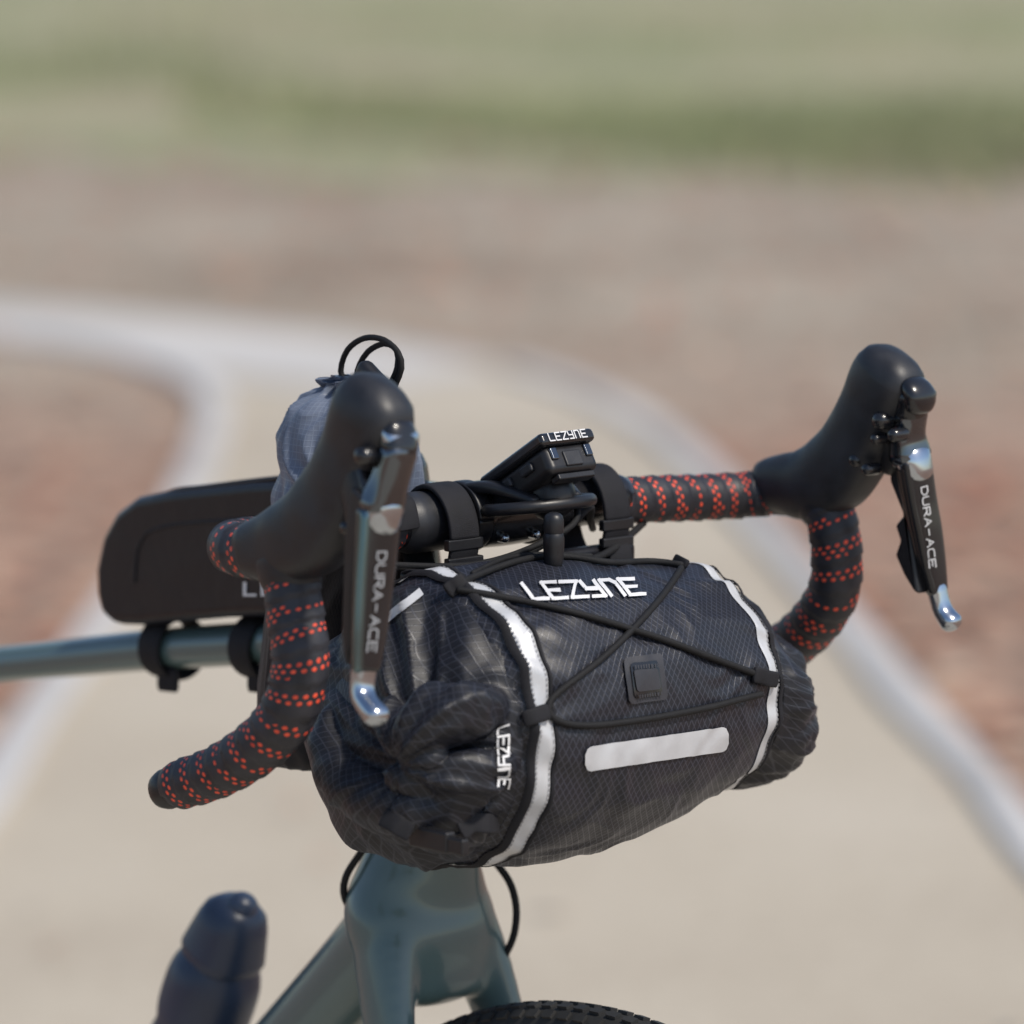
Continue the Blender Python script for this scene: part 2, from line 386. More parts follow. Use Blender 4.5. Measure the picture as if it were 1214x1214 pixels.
cable('brake_cable',[B(.005,.12,-.018),B(.035,.06,-.028),B(.055,.0,-.03),B(.04,-.045,-.035),B(-.02,-.07,-.09),B(-.06,-.03,-.14)])
cable('shift_cable',[B(.0,-.13,-.018),B(.045,-.06,-.022),B(.062,-.0,-.005),B(.05,.02,.008),B(.02,.03,.010)],.002)
cable('front_brake_hose',[QL(475,925,-.02),QL(440,992,-.035),QL(410,1040,-.045),QL(412,1072,-.042),QL(440,1100,-.025)],.0024)
cable('rear_brake_hose',[QL(540,960,.03),QL(582,1015,.04),QL(606,1050,.048),QL(612,1090,.050),QL(600,1130,.045),QL(560,1180,.035)],.0024)

# ---------------------------------------------------------------- HANDLEBAR BAG
bag=empty('handlebar_bag')
SEC=[(-.170,425,900,.004,.004),(-.167,425,898,.030,.026),(-.158,433,892,.052,.048),(-.145,451,884,.066,.064),(-.130,479,868,.079,.078),(-.118,500,860,.086,.085),(-.108,518,855,.089,.0875),
 (-.05,605,845,.092,.091),(0,675,835,.092,.089),(.05,745,820,.087,.081),(.102,815,803,.079,.070),(.120,838,812,.079,.062),(.140,866,833,.074,.049),(.153,880,842,.060,.040),(.158,885,845,.030,.02),(.160,885,845,.003,.003)]
SB=[]
for l,u,v,rf,rz in SEC:
    f,_,z=tob(QL(u,v,l)); SB.append((l,f,z,rf,rz))
def sec(l):
    l=max(SB[0][0],min(SB[-1][0],l))
    i=0
    while i<len(SB)-2 and l>SB[i+1][0]: i+=1
    a=SB[i];b=SB[i+1]; t=(l-a[0])/(b[0]-a[0])
    m0=SB[max(i-1,0)];m3=SB[min(i+2,len(SB)-1)]
    out=[]
    for k in range(1,5):
        h=b[0]-a[0]
        s0=(b[k]-m0[k])/(b[0]-m0[0]); s1=(m3[k]-a[k])/(m3[0]-a[0])
        t2=t*t;t3=t2*t
        out.append((2*t3-3*t2+1)*a[k]+(t3-2*t2+t)*h*s0+(-2*t3+3*t2)*b[k]+(t3-t2)*h*s1)
    return out
def bagpt(l,th,off=0,raw=False):
    cf,cz,rf,rz=sec(l)
    e=2.0+.25*(1-sstep(.08,.12,abs(l)))
    cs=math.cos(th); sn=math.sin(th)
    c2=math.copysign(abs(cs)**(2/e),cs); s2=math.copysign(abs(sn)**(2/e),sn)
    rf=max(rf,.001);rz=max(rz,.001)
    n=(BF*(c2/rf)+BZ*(s2/rz)).normalized()
    base=B(cf,l,cz)+BF*(rf*c2)+BZ*(rz*s2)
    if raw: return base+n*off
    end=max(sstep(.114,.126,-l),sstep(.109,.120,l))
    q=Vector((l*9,cs,sn))
    w=Vector((noise.noise(q*2.1),noise.noise(q*2.1+Vector((5,2,1))),noise.noise(q*2.1+Vector((1,7,3)))))
    ridge=1-abs(noise.noise(q*3.2+w*1.3))*2.2
    r2=1-2*abs(noise.noise(Vector((l*14,cs*1.6,sn*1.6))+w*1.0))
    dc=.0024*noise.noise(q*2.4)+.0013*(ridge-.4)+.0011*(r2-.5)
    kk=sstep(.045,.108,abs(l))
    dc+=kk*.0014*math.sin(th*15+l*50+3*w.x)
    dsp=dc*(1-end)-.006*end
    dsp*=min(1,rf/.03)
    dsp-=.002*math.exp(-((l+.114)/.003)**2)+.002*math.exp(-((l-.110)/.003)**2)
    return base+n*(dsp+off)
NL=240;NT=240
ls=[SB[0][0]+(SB[-1][0]-SB[0][0])*i/NL for i in range(NL+1)]
vs=[]
for l in ls:
    for j in range(NT): vs.append(bagpt(l,2*math.pi*j/NT))
fs=[];uv=[]
for i in range(NL):
    for j in range(NT):
        j2=(j+1)%NT
        fs.append((i*NT+j,(i+1)*NT+j,(i+1)*NT+j2,i*NT+j2))
        a=j/NT*.55;b_=(j+1)/NT*.55
        uv.append(((ls[i],a),(ls[i+1],a),(ls[i+1],b_),(ls[i],b_)))
body=mk('bag_body',vs,fs,FAB,bag,uv)
BT=BVHTree.FromPolygons(vs,fs)
def endskin(nm,side,px,pc,amp,vox=.0021):
    rows=[l for l in ls if (l<-.1125 if side<0 else l>.1085)]
    V=[];F=[];M=120
    for l in rows:
        for j in range(M): V.append(bagpt(l,2*math.pi*j/M,raw=True))
    for i in range(len(rows)-1):
        for j in range(M): F.append((i*M+j,(i+1)*M+j,(i+1)*M+(j+1)%M,i*M+(j+1)%M))
    F.append(tuple(range(M-1,-1,-1))); k=(len(rows)-1)*M; F.append(tuple(range(k,k+M)))
    parts=[(V,F)]
    for t in px: parts.append(sweep('x',[(QL(u,v,l),ra,rb) for u,v,l,ra,rb in t],None,None,bn=BL,seg=28,geoonly=True))
    me=remeshed(parts,vox,.5,4)
    cF,cL,cZ=tob(QL(*pc))
    N=[v.normal.copy() for v in me.vertices]
    for v,n in zip(me.vertices,N):
        f,l,z=tob(v.co)
        fade=sstep(.1135,.128,-l) if side<0 else sstep(.1095,.120,l)
        if fade==0: v.co-=n*.0012; continue
        dx,dz=f-cF,z-cZ; r=math.hypot(dx,dz)+1e-5; ca,sa=dx/r,dz/r
        q=v.co*16
        w=Vector((noise.noise(q),noise.noise(q+Vector((3,3,3))),noise.noise(q+Vector((9,1,4)))))
        a=noise.noise(Vector((ca*1.9,sa*1.9,r*5+l*7))+w*.6)
        b_=noise.noise(Vector((ca*3.6+3,sa*3.6,r*7+l*12))+w*.8)
        c_=noise.noise(v.co*40+w*1.2)
        h=amp*((1-2.4*abs(a))*.8 + (1-2.6*abs(b_))*.42 + (abs(c_)*2.2-.5)*.28)
        edge=math.exp(-((abs(l)-(.118 if side<0 else .113))/.006)**2)
        v.co+=n*(h*fade*min(1,r/.02+.3)-.001*edge)
    me.update()
    return addmesh(nm,me,FABE,bag),me
L1=[[(408,852,-.154,.009,.018),(412,898,-.160,.016,.022),(440,936,-.163,.018,.022),(486,954,-.162,.016,.020),(535,950,-.152,.014,.018),(575,928,-.138,.008,.012)],
    [(594,838,-.120,.007,.010),(562,836,-.142,.013,.016),(528,845,-.162,.016,.018),(505,872,-.171,.015,.016),(502,908,-.170,.011,.013)],
    [(432,842,-.152,.008,.012),(464,856,-.163,.011,.013),(492,880,-.170,.010,.012)],
    [(600,908,-.122,.006,.009),(562,916,-.145,.011,.013),(520,922,-.164,.012,.013),(478,918,-.172,.008,.010)],
    [(440,958,-.150,.007,.012),(480,974,-.150,.009,.016),(525,984,-.146,.009,.014),(565,978,-.130,.006,.011)]]
o_,meL=endskin('rolled_closure',-1,L1,(508,900,-.16),.0052)
L2=[[(905,770,.150,.009,.011),(926,802,.156,.013,.016),(932,842,.158,.015,.016),(922,884,.150,.011,.014),(900,908,.138,.006,.008)]]
o_,meR=endskin('rolled_closure_far',1,L2,(905,840,.15),.0046)
BTL=BVHTree.FromPolygons([v.co.copy() for v in meL.vertices],[tuple(p.vertices) for p in meL.polygons])
def hit(u,v,off=.001,tree=None):
    r=ray(u,v).normalized(); t=(tree or BT).ray_cast(C,r)
    if t[0] is None:
        t=(tree or BT).find_nearest(C+r*3.35)
    q,n=t[0],t[1]
    if n.dot(r)>0: n=-n
    return q+n*off
def ribbon(nm,l0,w,t0,t1,mat,off=.0012,n=160):
    vs=[];fs=[]
    for i in range(n+1):
        th=math.radians(t0+(t1-t0)*i/n)
        for k in range(7): vs.append(bagpt(l0+(k/6-.5)*w,th,off-(.0006 if k in(0,6) else 0)))
    for i in range(n):
        for k in range(6): fs.append((i*7+k,i*7+k+1,(i+1)*7+k+1,(i+1)*7+k))
    return mk(nm,vs,fs,mat,bag)
ribbon('reflective_stripe',-.102,.0120,-125,118,REF)
ribbon('stripe_edge',-.1100,.0045,-179,180,WEB,.0026)
ribbon('stripe_edge',-.0945,.0022,-140,130,WEB,.0018)
ribbon('reflective_stripe',.098,.0095,-110,112,REF)
ribbon('stripe_edge',.1060,.0045,-179,180,WEB,.0026)
STI=simple('stitch_thread',(.25,.25,.26),.7,bs=0)
def stitches(l0,t0,t1,n):
    vs=[];fs=[]
    for i in range(n):
        a=math.radians(t0+(t1-t0)*i/n); b_=math.radians(t0+(t1-t0)*(i+.6)/n); k=len(vs)
        vs+=[bagpt(l0-.0004,a,.0017),bagpt(l0+.0004,a,.0017),bagpt(l0+.0004,b_,.0017),bagpt(l0-.0004,b_,.0017)]; fs.append((k,k+1,k+2,k+3))
    mk('stitching',vs,fs,STI,bag,smooth=False)
stitches(-.0975,-120,118,120); stitches(-.1065,-120,118,120); stitches(.1020,-110,112,100)
def grid(nm,fn,nx,ny,mat,off,parent=bag,tree=None):
    vs=[];fs=[]
    for j in range(ny+1):
        for i in range(nx+1):
            u,v=fn(i/nx,j/ny); vs.append(hit(u,v,off,tree))
    for j in range(ny):
        for i in range(nx):
            a=j*(nx+1)+i; fs.append((a,a+1,a+nx+2,a+nx+1))
    return mk(nm,vs,fs,mat,parent)
def patchfn(x0,y0,x1,y1,h,rnd):
    def fn(s,t):
        L=math.dist((x0,y0),(x1,y1)); x=s*L; e=min(x,L-x)
        hh=h
        if e<rnd: hh=h-rnd+math.sqrt(max(0,rnd*rnd-(rnd-e)**2))
        return x0+(x1-x0)*s, y0+(y1-y0)*s+(t-.5)*2*hh
    return fn
grid('reflective_patch',patchfn(692,900,862,875,14.5,9),60,8,REF,.0014)
def badge(x0,y0,w,h,sk,sl,rn):
    def fn(s,t):
        x=s*w; e=min(x,w-x); ins=0
        if e<rn: ins=rn-math.sqrt(max(0,rn*rn-(rn-e)**2))
        y=ins+(h-2*ins)*t
        return x0+x+sk*y/h, y0+y-sl*s
    return fn
BDG=simple('badge_rubber',(.028,.028,.034),.5,ns=600,bs=.2)
grid('rubber_badge',badge(737,781,46,54,7,6,5),18,16,BDG,.0018)
grid('rubber_badge_frame',badge(744,788,33,40,5,4,4),16,14,BLK,.0026)
grid('rubber_badge_inset',badge(747,796,28,24,4,3,2),14,12,BDG,.0033)
for k in range(9):
    for yy_ in (791,823):
        grid('badge_tooth',badge(748+k*3.2+(4 if yy_>800 else 0),yy_-.38*k,1.7,4.5,.5,.1,.3),2,2,BDG,.0038)
FONT={'L':[[(0,1),(0,0),(.85,0)]],'E':[[(.85,1),(0,1),(0,0),(.85,0)],[(0,.5),(.7,.5)]],'Z':[[(0,1),(.9,1),(0,0),(.9,0)]],
'Y':[[(0,1),(0.05,.5),(.8,.5)],[(.8,1),(.8,.0),(.1,0)]],'N':[[(0,0),(0,1),(.6,1),(.8,.8),(.8,0)]],'D':[[(0,0),(0,1),(.55,1),(.85,.7),(.85,.3),(.55,0),(0,0)]],
'U':[[(0,1),(0,.2),(.2,0),(.65,0),(.85,.2),(.85,1)]],'R':[[(0,0),(0,1),(.7,1),(.85,.75),(.7,.5),(0,.5)],[(.4,.5),(.85,0)]],'A':[[(0,0),(.42,1),(.85,0)],[(.18,.38),(.66,.38)]],
'-':[[(.1,.5),(.7,.5)]],'C':[[(.85,1),(.2,1),(0,.8),(0,.2),(.2,0),(.85,0)]]}
def lettering(nm,text,m2,w,mat,tree,parent,off=.0012,adv=1.12):
    vs=[];fs=[];k=0
    for ci,ch in enumerate(text):
        for st in FONT[ch]:
            for a,b in zip(st[:-1],st[1:]):
                pa=Vector(m2((ci*adv+a[0])/(len(text)*adv),a[1])); pb=Vector(m2((ci*adv+b[0])/(len(text)*adv),b[1]))
                d=(pb-pa); L=d.length; d=d/L; n=Vector((-d.y,d.x))*w/2; pa=pa-d*w*.45; pb=pb+d*w*.45
                N=max(2,int(L/5)); base=len(vs); k+=1
                for i in range(N+1):
                    q=pa.lerp(pb,i/N)
                    for s in (-1,0,1): vs.append(hit(q.x+n.x*s,q.y+n.y*s,off+.00006*(k%5),tree))
                for i in range(N):
                    for s in (0,1): fs.append((base+i*3+s,base+i*3+s+1,base+i*3+4+s,base+i*3+3+s))
    return mk(nm,vs,fs,mat,parent)
def quadmap(p00,p10,p01,p11):
    return lambda x,y:[ (1-x)*(1-y)*p00[k]+x*(1-y)*p10[k]+(1-x)*y*p01[k]+x*y*p11[k] for k in (0,1)]
lettering('logo_print','LEZYNE',quadmap((632,713),(768,706),(618,695),(755,689)),4.0,WHT,BT,bag,.0018)
lettering('logo_print_side','LEZYNE',quadmap((590,862),(589,936),(602,859),(602,936)),2.6,WHT,BTL,bag,.0014)
lettering('lever_print','DURA-ACE',quadmap((1091,578),(1102,676),(1098,576),(1109,675)),1.4,LPR,lev['left'],bike,.0008)
lettering('lever_print','DURA-ACE',quadmap((447,654),(434,776),(457,654),(444,776)),1.7,GRP,lev['right'],bike,.0008)
def cord(nm,px,r=.0021,off=.0026):
    P=[]
    for i in range(len(px)-1):
        a,b=px[i],px[i+1]; n=max(2,int(math.dist(a,b)/14))
        for j in range(n): P.append((a[0]+(b[0]-a[0])*j/n,a[1]+(b[1]-a[1])*j/n))
    P.append(px[-1])
    W=[hit(u,v,off) for u,v in P]
    for _ in range(3): W=[W[0]]+[(W[i-1]+W[i]*2+W[i+1])/4 for i in range(1,len(W)-1)]+[W[-1]]
    sweep(nm,W,CRD,bag,r=r,seg=12,step=.003)
cord('bungee_cord',[(546,702),(620,716),(700,734),(770,755),(840,781),(896,801)])
cord('bungee_cord',[(806,678),(790,703),(750,745),(712,782),(670,812),(650,826),(643,842),(652,857),(690,862),(760,853),(850,836),(898,822)])
cord('bungee_cord',[(548,694),(590,676),(630,664),(680,662),(740,664),(806,674)])
cord('bungee_cord',[(560,684),(600,664),(650,660),(700,664)],.0017)
def hook(nm,u0,v0,u1,v1,w=.0075,mat=WEB,tree=None,th=.0018):
    W=[hit(u0+(u1-u0)*t,v0+(v1-v0)*t,.0030,tree) for t in (0,.33,.66,1)]
    nrm=(C-W[1]).normalized(); bn=(W[-1]-W[0]).normalized().cross(nrm)
    sweep(nm,[(p,th,w) for p in W],mat,bag,bn=bn,sq=4,seg=20)
hook('cord_loop',534,704,550,693,.005); hook('cord_loop',622,852,646,846,.005); hook('cord_loop',890,800,915,806,.005); hook('cord_loop',800,668,812,674,.003)
tk=hit(655,668,.004)
sweep('cord_toggle',[(tk-BZ*.003,.006,.006),(tk+BZ*.012,.0065,.0065),(tk+BZ*.016,.005,.005)],PLA,bag,seg=20)
sweep('toggle_button',[tk+BZ*.016,tk+BZ*.023],PLA,bag,r=.0062,seg=20)
def strap(nm,l,w=.011):
    loop=[]
    for i in range(41):
        a=2*math.pi*i/40; 
        cf=.004+.0235*math.cos(a); cz=-.009+.031*math.sin(a)
        loop.append((B(cf,l,cz),.0018,w))
    sweep(nm,loop,WEB,bag,bn=BL,sq=5,seg=24,cap=False)
    c=B(.027,l,-.012)
    obox(nm+'_ladder_lock',c,BL,BZ,BF,w*1.25,.0035,.0026,PLA,bag,.001)
    obox(nm+'_ladder_lock',c-BZ*.011,BL,BZ,BF,w*1.25,.003,.0026,PLA,bag,.001)
    sweep(nm+'_tail',[(c-BZ*.010,.0014,w*.9),(c-BZ*.022+BF*.004,.0014,w*.9),(c-BZ*.036+BF*.004,.0014,w*.9)],WEB,bag,bn=BL,sq=5)
strap('bar_strap',-.052,.0115); strap('bar_strap',.076,.0105)
sweep('strap_spacer',[(B(.0,-.075,0),.019,.019),(B(0,-.035,0),.019,.019)],RUB,bag)
obox('mount_panel',B(.02,.0,-.045),BL,BZ,BF,.095,.02,.006,FAB2,bag,.004)
def tapeon(nm,px,w,mat,tree,off=.0015):
    vs=[];fs=[]
    P=catmull([[a,b_,0] for a,b_ in px],5)
    for i,p in enumerate(P):
        a=P[max(i-1,0)];b_=P[min(i+1,len(P)-1)]; t=Vector((b_[0]-a[0],b_[1]-a[1])).normalized(); n=Vector((-t.y,t.x))*w/2
        for s in (-1,0,1): vs.append(hit(p[0]+n.x*s,p[1]+n.y*s,off,tree))
    for i in range(len(P)-1):
        for s in (0,1): fs.append((i*3+s,i*3+s+1,i*3+4+s,i*3+3+s))
    mk(nm,vs,fs,mat,bag)
tapeon('reflective_hem',[(452,742),(475,722),(500,703)],9,REF,BTL)
bc=hit(510,985,.007,BTL)
obox('side_release_buckle',bc,BF,BZ,BL,.017,.0065,.004,PLA,bag,.0018)
obox('side_release_buckle_tongue',bc+BF*.023-BZ*.001,BF,BZ,BL,.007,.005,.003,PLA,bag,.0015)
hook('closure_strap',460,968,488,982,.006,WEB,BTL,.0012); hook('closure_strap',545,980,588,973,.006,WEB,BTL,.0012)

# ---------------------------------------------------------------- TOP TUBE BAG
ttb=empty('top_tube_bag')
prof=[(149,700),(148,670),(156,632),(172,603),(196,585),(235,577),(335,566),(420,562),(420,724),(300,728),(200,737),(170,736),(154,724)]
extrude('bag_shell',[QL(u,v,0) for u,v in prof],BL,.027,FAB2,ttb,.012,7)
sweep('zip_piping',[QL(u,v,-.0215)+BZ*.002 for u,v in ((172,606),(205,587),(245,581),(330,571),(400,568))],PLA,ttb,r=.0020,seg=10)
sweep('seam_piping',[QL(u,v,-.0270) for u,v in ((160,690),(166,645),(198,624),(330,613))],FAB2,ttb,r=.0012,seg=8)
for u in (205,312):
    c=QL(u,765,0)
    loop=[(c+BL*(.021*math.cos(a))+BZ*(.0205*math.sin(a)-.001),.0014,.011) for a in [2*math.pi*i/32 for i in range(33)]]
    sweep('tube_strap',loop,WEB,ttb,bn=BF,sq=4,seg=16,cap=False)
    sweep('strap_tail',[(c-BZ*.02-BL*.01,.003,.010),(c-BZ*.021-BF*(-.016)-BL*.01,.002,.008)],WEB,ttb,sq=4)
tv=[];tf=[]
for x0,y0,x1,y1 in ((288,690,292,707),(292.2,704,304,707),(309,690,313,707),(313.2,690,325,693),(313.2,697,323,700),(313.2,704,325,707)):
    k=len(tv); tv+=[QL(x0,y0,-.0278),QL(x1,y0,-.0278),QL(x1,y1,-.0278),QL(x0,y1,-.0278)]; tf.append((k,k+1,k+2,k+3))
mk('print_letters',tv,tf,WHT,ttb,smooth=False)

# ---------------------------------------------------------------- STEM POUCH
pou=empty('stem_pouch')
def pouch(nm,rows,mat):
    vs=[];fs=[];uv=[];N=140;M=110
    def interp(t):
        x=t*(len(rows)-1); i=min(int(x),len(rows)-2); k=x-i
        p0=rows[max(i-1,0)];p1=rows[i];p2=rows[i+1];p3=rows[min(i+2,len(rows)-1)]
        return [.5*((2*b)+(-a+c)*k+(2*a-5*b+4*c-d)*k*k+(-a+3*b-3*c+d)*k**3) for a,b,c,d in zip(p0,p1,p2,p3)]
    for i in range(M+1):
        t=i/M; u,v,r,rf=interp(t)
        c=QL(u,v,-.070)
        for j in range(N):
            th=2*math.pi*j/N
            q=Vector((math.cos(th),math.sin(th),t*2.5))
            w=noise.noise(q*1.3)
            rid=1-2*abs(noise.noise(Vector((math.cos(th)*2.0,math.sin(th)*2.0,t*1.8))+Vector((w,w,0))))
            rid2=noise.noise(Vector((math.cos(th)*3.2,math.sin(th)*3.2,t*3.5))+Vector((w,w,w)))
            pl=rf*.0055*math.sin(th*11+3*w)
            rr=max(.001,r+ (.0058*(rid-.4)+.0022*rid2)*min(1,r/.03)*(1 if mat is FABG else .4)+pl)
            vs.append(c+BF*(rr*math.cos(th))+BL*(rr*math.sin(th))+BZ*(.004*noise.noise(q*3)*rf))
    for i in range(M):
        for j in range(N):
            j2=(j+1)%N; fs.append((i*N+j,i*N+j2,(i+1)*N+j2,(i+1)*N+j))
            uv.append(((j/N*.29,i/M*.15),((j+1)/N*.29,i/M*.15),((j+1)/N*.29,(i+1)/M*.15),(j/N*.29,(i+1)/M*.15)))
    fs.append(tuple(range(N-1,-1,-1))); uv.append(tuple((0,0) for _ in range(N)))
    fs.append(tuple(range(M*N,M*N+N))); uv.append(tuple((0,0) for _ in range(N)))
    return mk(nm,vs,fs,mat,pou,uv)
pouch('drawstring_top',[(410,640,.0435,0),(411,600,.0450,0),(412,560,.0455,.05),(412,520,.0425,.15),(412,492,.036,.35),(413,473,.026,.7),(414,461,.015,1.0),(415,455,.013,.9),(415,449,.016,.9)],FABG)
pouch('pouch_body',[(382,905,.020,0),(382,900,.038,0),(383,880,.0425,0),(388,820,.0430,0),(396,740,.0430,0),(405,660,.0435,0),(409,615,.0440,0),(410,606,.0435,0),(410,604,.036,0)],FAB2)
for vv,uu in ((608,410),(858,385)):
    c=QL(uu,vv,-.070); sweep('white_piping',[c+BF*(.0455*math.cos(a))+BL*(.0455*math.sin(a)) for a in [2*math.pi*i/48 for i in range(49)]],REF if vv>700 else WEB,pou,r=.0013,seg=8,cap=False)
def PQ(u,v): return QL(u,v,-.07)
cable('drawcord',[PQ(412,462),PQ(404,440),PQ(412,415),PQ(432,401),(PQ(455,403)),PQ(472,418),PQ(476,437),PQ(466,462)],.0019,CRD,pou)
cable('drawcord',[PQ(418,462)+BL*.004,PQ(418,440)+BL*.004,PQ(430,418)+BL*.004,PQ(450,408)+BL*.004,PQ(466,416)+BL*.003,PQ(471,436),PQ(463,455)],.0019,CRD,pou)
sweep('cord_lock',[(PQ(450,436)-BL*.012,.0055,.0060),(PQ(470,460)-BL*.012,.0062,.0070)],PLA,pou,seg=20,sq=2.6)
sweep('cord_lock_button',[(PQ(470,460)-BL*.012,.0045,.0045),(PQ(481,468)-BL*.012,.005,.005)],PLA,pou,seg=16)
sweep('pouch_strap',[(B(.018,-.09,-.0),.0015,.010),(B(.012,-.09,.016),.0015,.010),(B(-.01,-.085,.016),.0015,.010),(B(-.025,-.08,-.005),.0015,.010)],WEB,pou,bn=BL,sq=4)

# ---------------------------------------------------------------- BIKE COMPUTER
gps=empty('bike_computer')
ang=math.radians(31); gx=(BF*math.cos(ang)+BZ*math.sin(ang)); gz=(BZ*math.cos(ang)-BF*math.sin(ang))
gc=QL(641,555,.0)
def gbox(nm,off,sx,sy,sz,mat,bev): 
    c=gc+gx*off[0]+BL*off[1]+gz*off[2]
    return obox(nm,c,gx,BL,gz,sx,sy,sz,mat,gps,bev)
gbox('case_lower',(-.001,0,-.006),.0305,.0205,.0095,PLA,.005)
gbox('case_upper',(0,0,.0065),.033,.0225,.0042,BLK,.003)
gbox('screen',(-.004,0,.011),.023,.017,.0004,SCR,.0003)
for s in (-1,1):
    for k in (-.012,.010):
        gbox('side_button',(k,s*.0205,-.004),.006,.0025,.003,RUB,.0015)
for s in (-1,1): gbox('front_button',(.0290,s*.014,-.003),.0022,.0028,.0040,DSL,.001)
gbox('charge_door',(.0292,0,-.007),.0015,.007,.005,RUB,.001)
gbox('lower_lip',(.024,0,-.0175),.004,.015,.002,PLA,.001)
def gfront(x,y): 
    return gc+gx*.0334+BL*((x-.5)*.032)+gz*(.0042+y*.005)
vsx=[];fsx=[]
for ci,ch in enumerate('LEZYNE'):
    for st in FONT[ch]:
        for a,b in zip(st[:-1],st[1:]):
            pa=gfront((ci*1.15+a[0])/6.9,a[1]);pb=gfront((ci*1.15+b[0])/6.9,b[1]); d=(pb-pa).normalized(); n=gx.cross(d)*.0004; o=gx*(.00004*(len(vsx)%7)); k=len(vsx)
            vsx+=[pa-n+o-d*.0003,pb-n+o+d*.0003,pb+n+o+d*.0003,pa+n+o-d*.0003]; fsx.append((k,k+1,k+2,k+3))
mk('front_print',vsx,fsx,WHT,gps,smooth=False)
sweep('mount_arm',[(B(.005,.028,.018),.004,.006),(B(.025,.026,.020),.004,.007),(gc-gz*.020+BL*.012,.004,.010)],PLA,gps,bn=BL,sq=3)
sweep('mount_arm',[(B(.005,-.028,.018),.004,.006),(B(.025,-.024,.020),.004,.007),(gc-gz*.020-BL*.012,.004,.010)],PLA,gps,bn=BL,sq=3)
sweep('mount_cradle',[(gc-gz*.022,.015,.015),(gc-gz*.015,.0155,.0155)],PLA,gps,bn=BL,seg=32)
for s in (-1,1):
    ring=[(B(.0205*math.cos(a),s*.028,.0205*math.sin(a)),.002,.006) for a in [2*math.pi*i/32 for i in range(33)]]
    sweep('mount_clamp',ring,PLA,gps,bn=BL,sq=4,cap=False)
cc=B(.036,.002,.008)
cres=[(cc+BF*(.028*math.cos(a))+BL*(.036*math.sin(a))+BZ*(.004*math.cos(a)),.0035,.004) for a in [math.radians(-115+230*i/20) for i in range(21)]]
sweep('mount_bumper',cres,PLA,gps,seg=16)

# ---------------------------------------------------------------- WATER BOTTLE on the down tube
wb=empty('water_bottle')
bt=QL(277,1090,0); bd=(bb-h3).normalized(); bd=(bd-BZ*.9).normalized()
sweep('bottle_body',[(bt+bd*.030,.025,.025),(bt+bd*.046,.0315,.0315),(bt+bd*.075,.032,.032),(bt+bd*.09,.0295,.0295),(bt+bd*.11,.032,.032),(bt+bd*.17,.032,.032)],BOT,wb,bn=BL,seg=32)
sweep('bottle_cap',[(bt+bd*.002,.023,.023),(bt+bd*.026,.0275,.0275)],BOT,wb,bn=BL,seg=32,sq=2.4)
sweep('bottle_nozzle',[(bt-bd*.012+BF*.004,.011,.011),(bt+bd*.002+BF*.004,.013,.013)],BOT,wb,bn=BL,seg=24)

# ---------------------------------------------------------------- GROUND
def sheet(nm,poly,z,mat):
    vs=[Vector((p.x,p.y,z)) for p in poly]; 
    import bmesh
    o=mk(nm,vs,[tuple(range(len(vs)))],mat,smooth=False)
    bm=bmesh.new(); bm.from_mesh(o.data); bmesh.ops.triangulate(bm,faces=bm.faces); bmesh.ops.recalc_face_normals(bm,faces=bm.faces)
    for f_ in bm.faces:
        if f_.normal.z<0: f_.normal_flip()
    bm.to_mesh(o.data); bm.free(); return o
m,nt,b=newmat('leaf_litter_soil'); g=G(nt); o=g.obj()
n1=g.noise(.55,5,o,.6); n2=g.noise(9,6,o,.7)
vo=g.n('ShaderNodeTexVoronoi'); vo.inputs['Scale'].default_value=14; g.l(o,vo.inputs['Vector'])
soil=g.ramp(n2,[(.3,(.17,.120,.088)),(.5,(.25,.180,.135)),(.7,(.34,.255,.195))])
leaf=g.ramp(vo.outputs['Color'],[(.15,(.22,.095,.06)),(.5,(.38,.205,.13)),(.85,(.45,.32,.235))])
near=g.mix(g.ramp(n2,[(.42,(0,0,0)),(.55,(1,1,1))]),soil,leaf)
yy=g.sep(o)[1]
far=g.n('ShaderNodeMapRange',interpolation_type='SMOOTHSTEP'); g.l(g.m('ADD',yy,g.m('MULTIPLY',g.m('SUBTRACT',n1,.5),6)),far.inputs[0]); far.inputs[1].default_value=7.0; far.inputs[2].default_value=10.5
dirt=g.ramp(g.noise(.7,6,o,.7),[(.3,(.22,.168,.122)),(.5,(.30,.247,.19)),(.70,(.42,.362,.29))])
g.l(g.mix(far.outputs[0],near,dirt),b.inputs['Base Color']); b.inputs['Roughness'].default_value=.95
g.l(g.bump(n2,.6,.02),b.inputs['Normal']); GND=m
S=400
gm=mk('ground',[(-S,-S,0),(S,-S,0),(S,S,0),(-S,S,0)],[(0,1,2,3)],GND,smooth=False)
m,nt,b=newmat('dry_grass'); g=G(nt); o=g.obj()
n1=g.noise(.42,5,o,.65); n2=g.noise(14,5,o,.7)
c=g.ramp(n1,[(.36,(.37,.30,.215)),(.46,(.35,.31,.195)),(.56,(.25,.27,.14)),(.64,(.29,.295,.165)),(.75,(.38,.335,.235))])
c=g.mix(.3,c,g.ramp(n2,[(.3,(.16,.165,.08)),(.7,(.39,.36,.25))]))
g.l(c,b.inputs['Base Color']); b.inputs['Roughness'].default_value=.9; g.l(g.bump(n2,.8,.03),b.inputs['Normal']); GRS=m
ep=[QG(u,v) for u,v in ((-900,222),(-300,218),(0,190),(80,178),(160,200),(240,188),(330,212),(450,220),(560,204),(680,218),(800,210),(900,186),(1000,196),(1100,174),(1300,184),(2000,200))]
sheet('grass',ep+[Vector((90,120,0)),Vector((-90,120,0))],.004,GRS)
vs=[];fs=[]
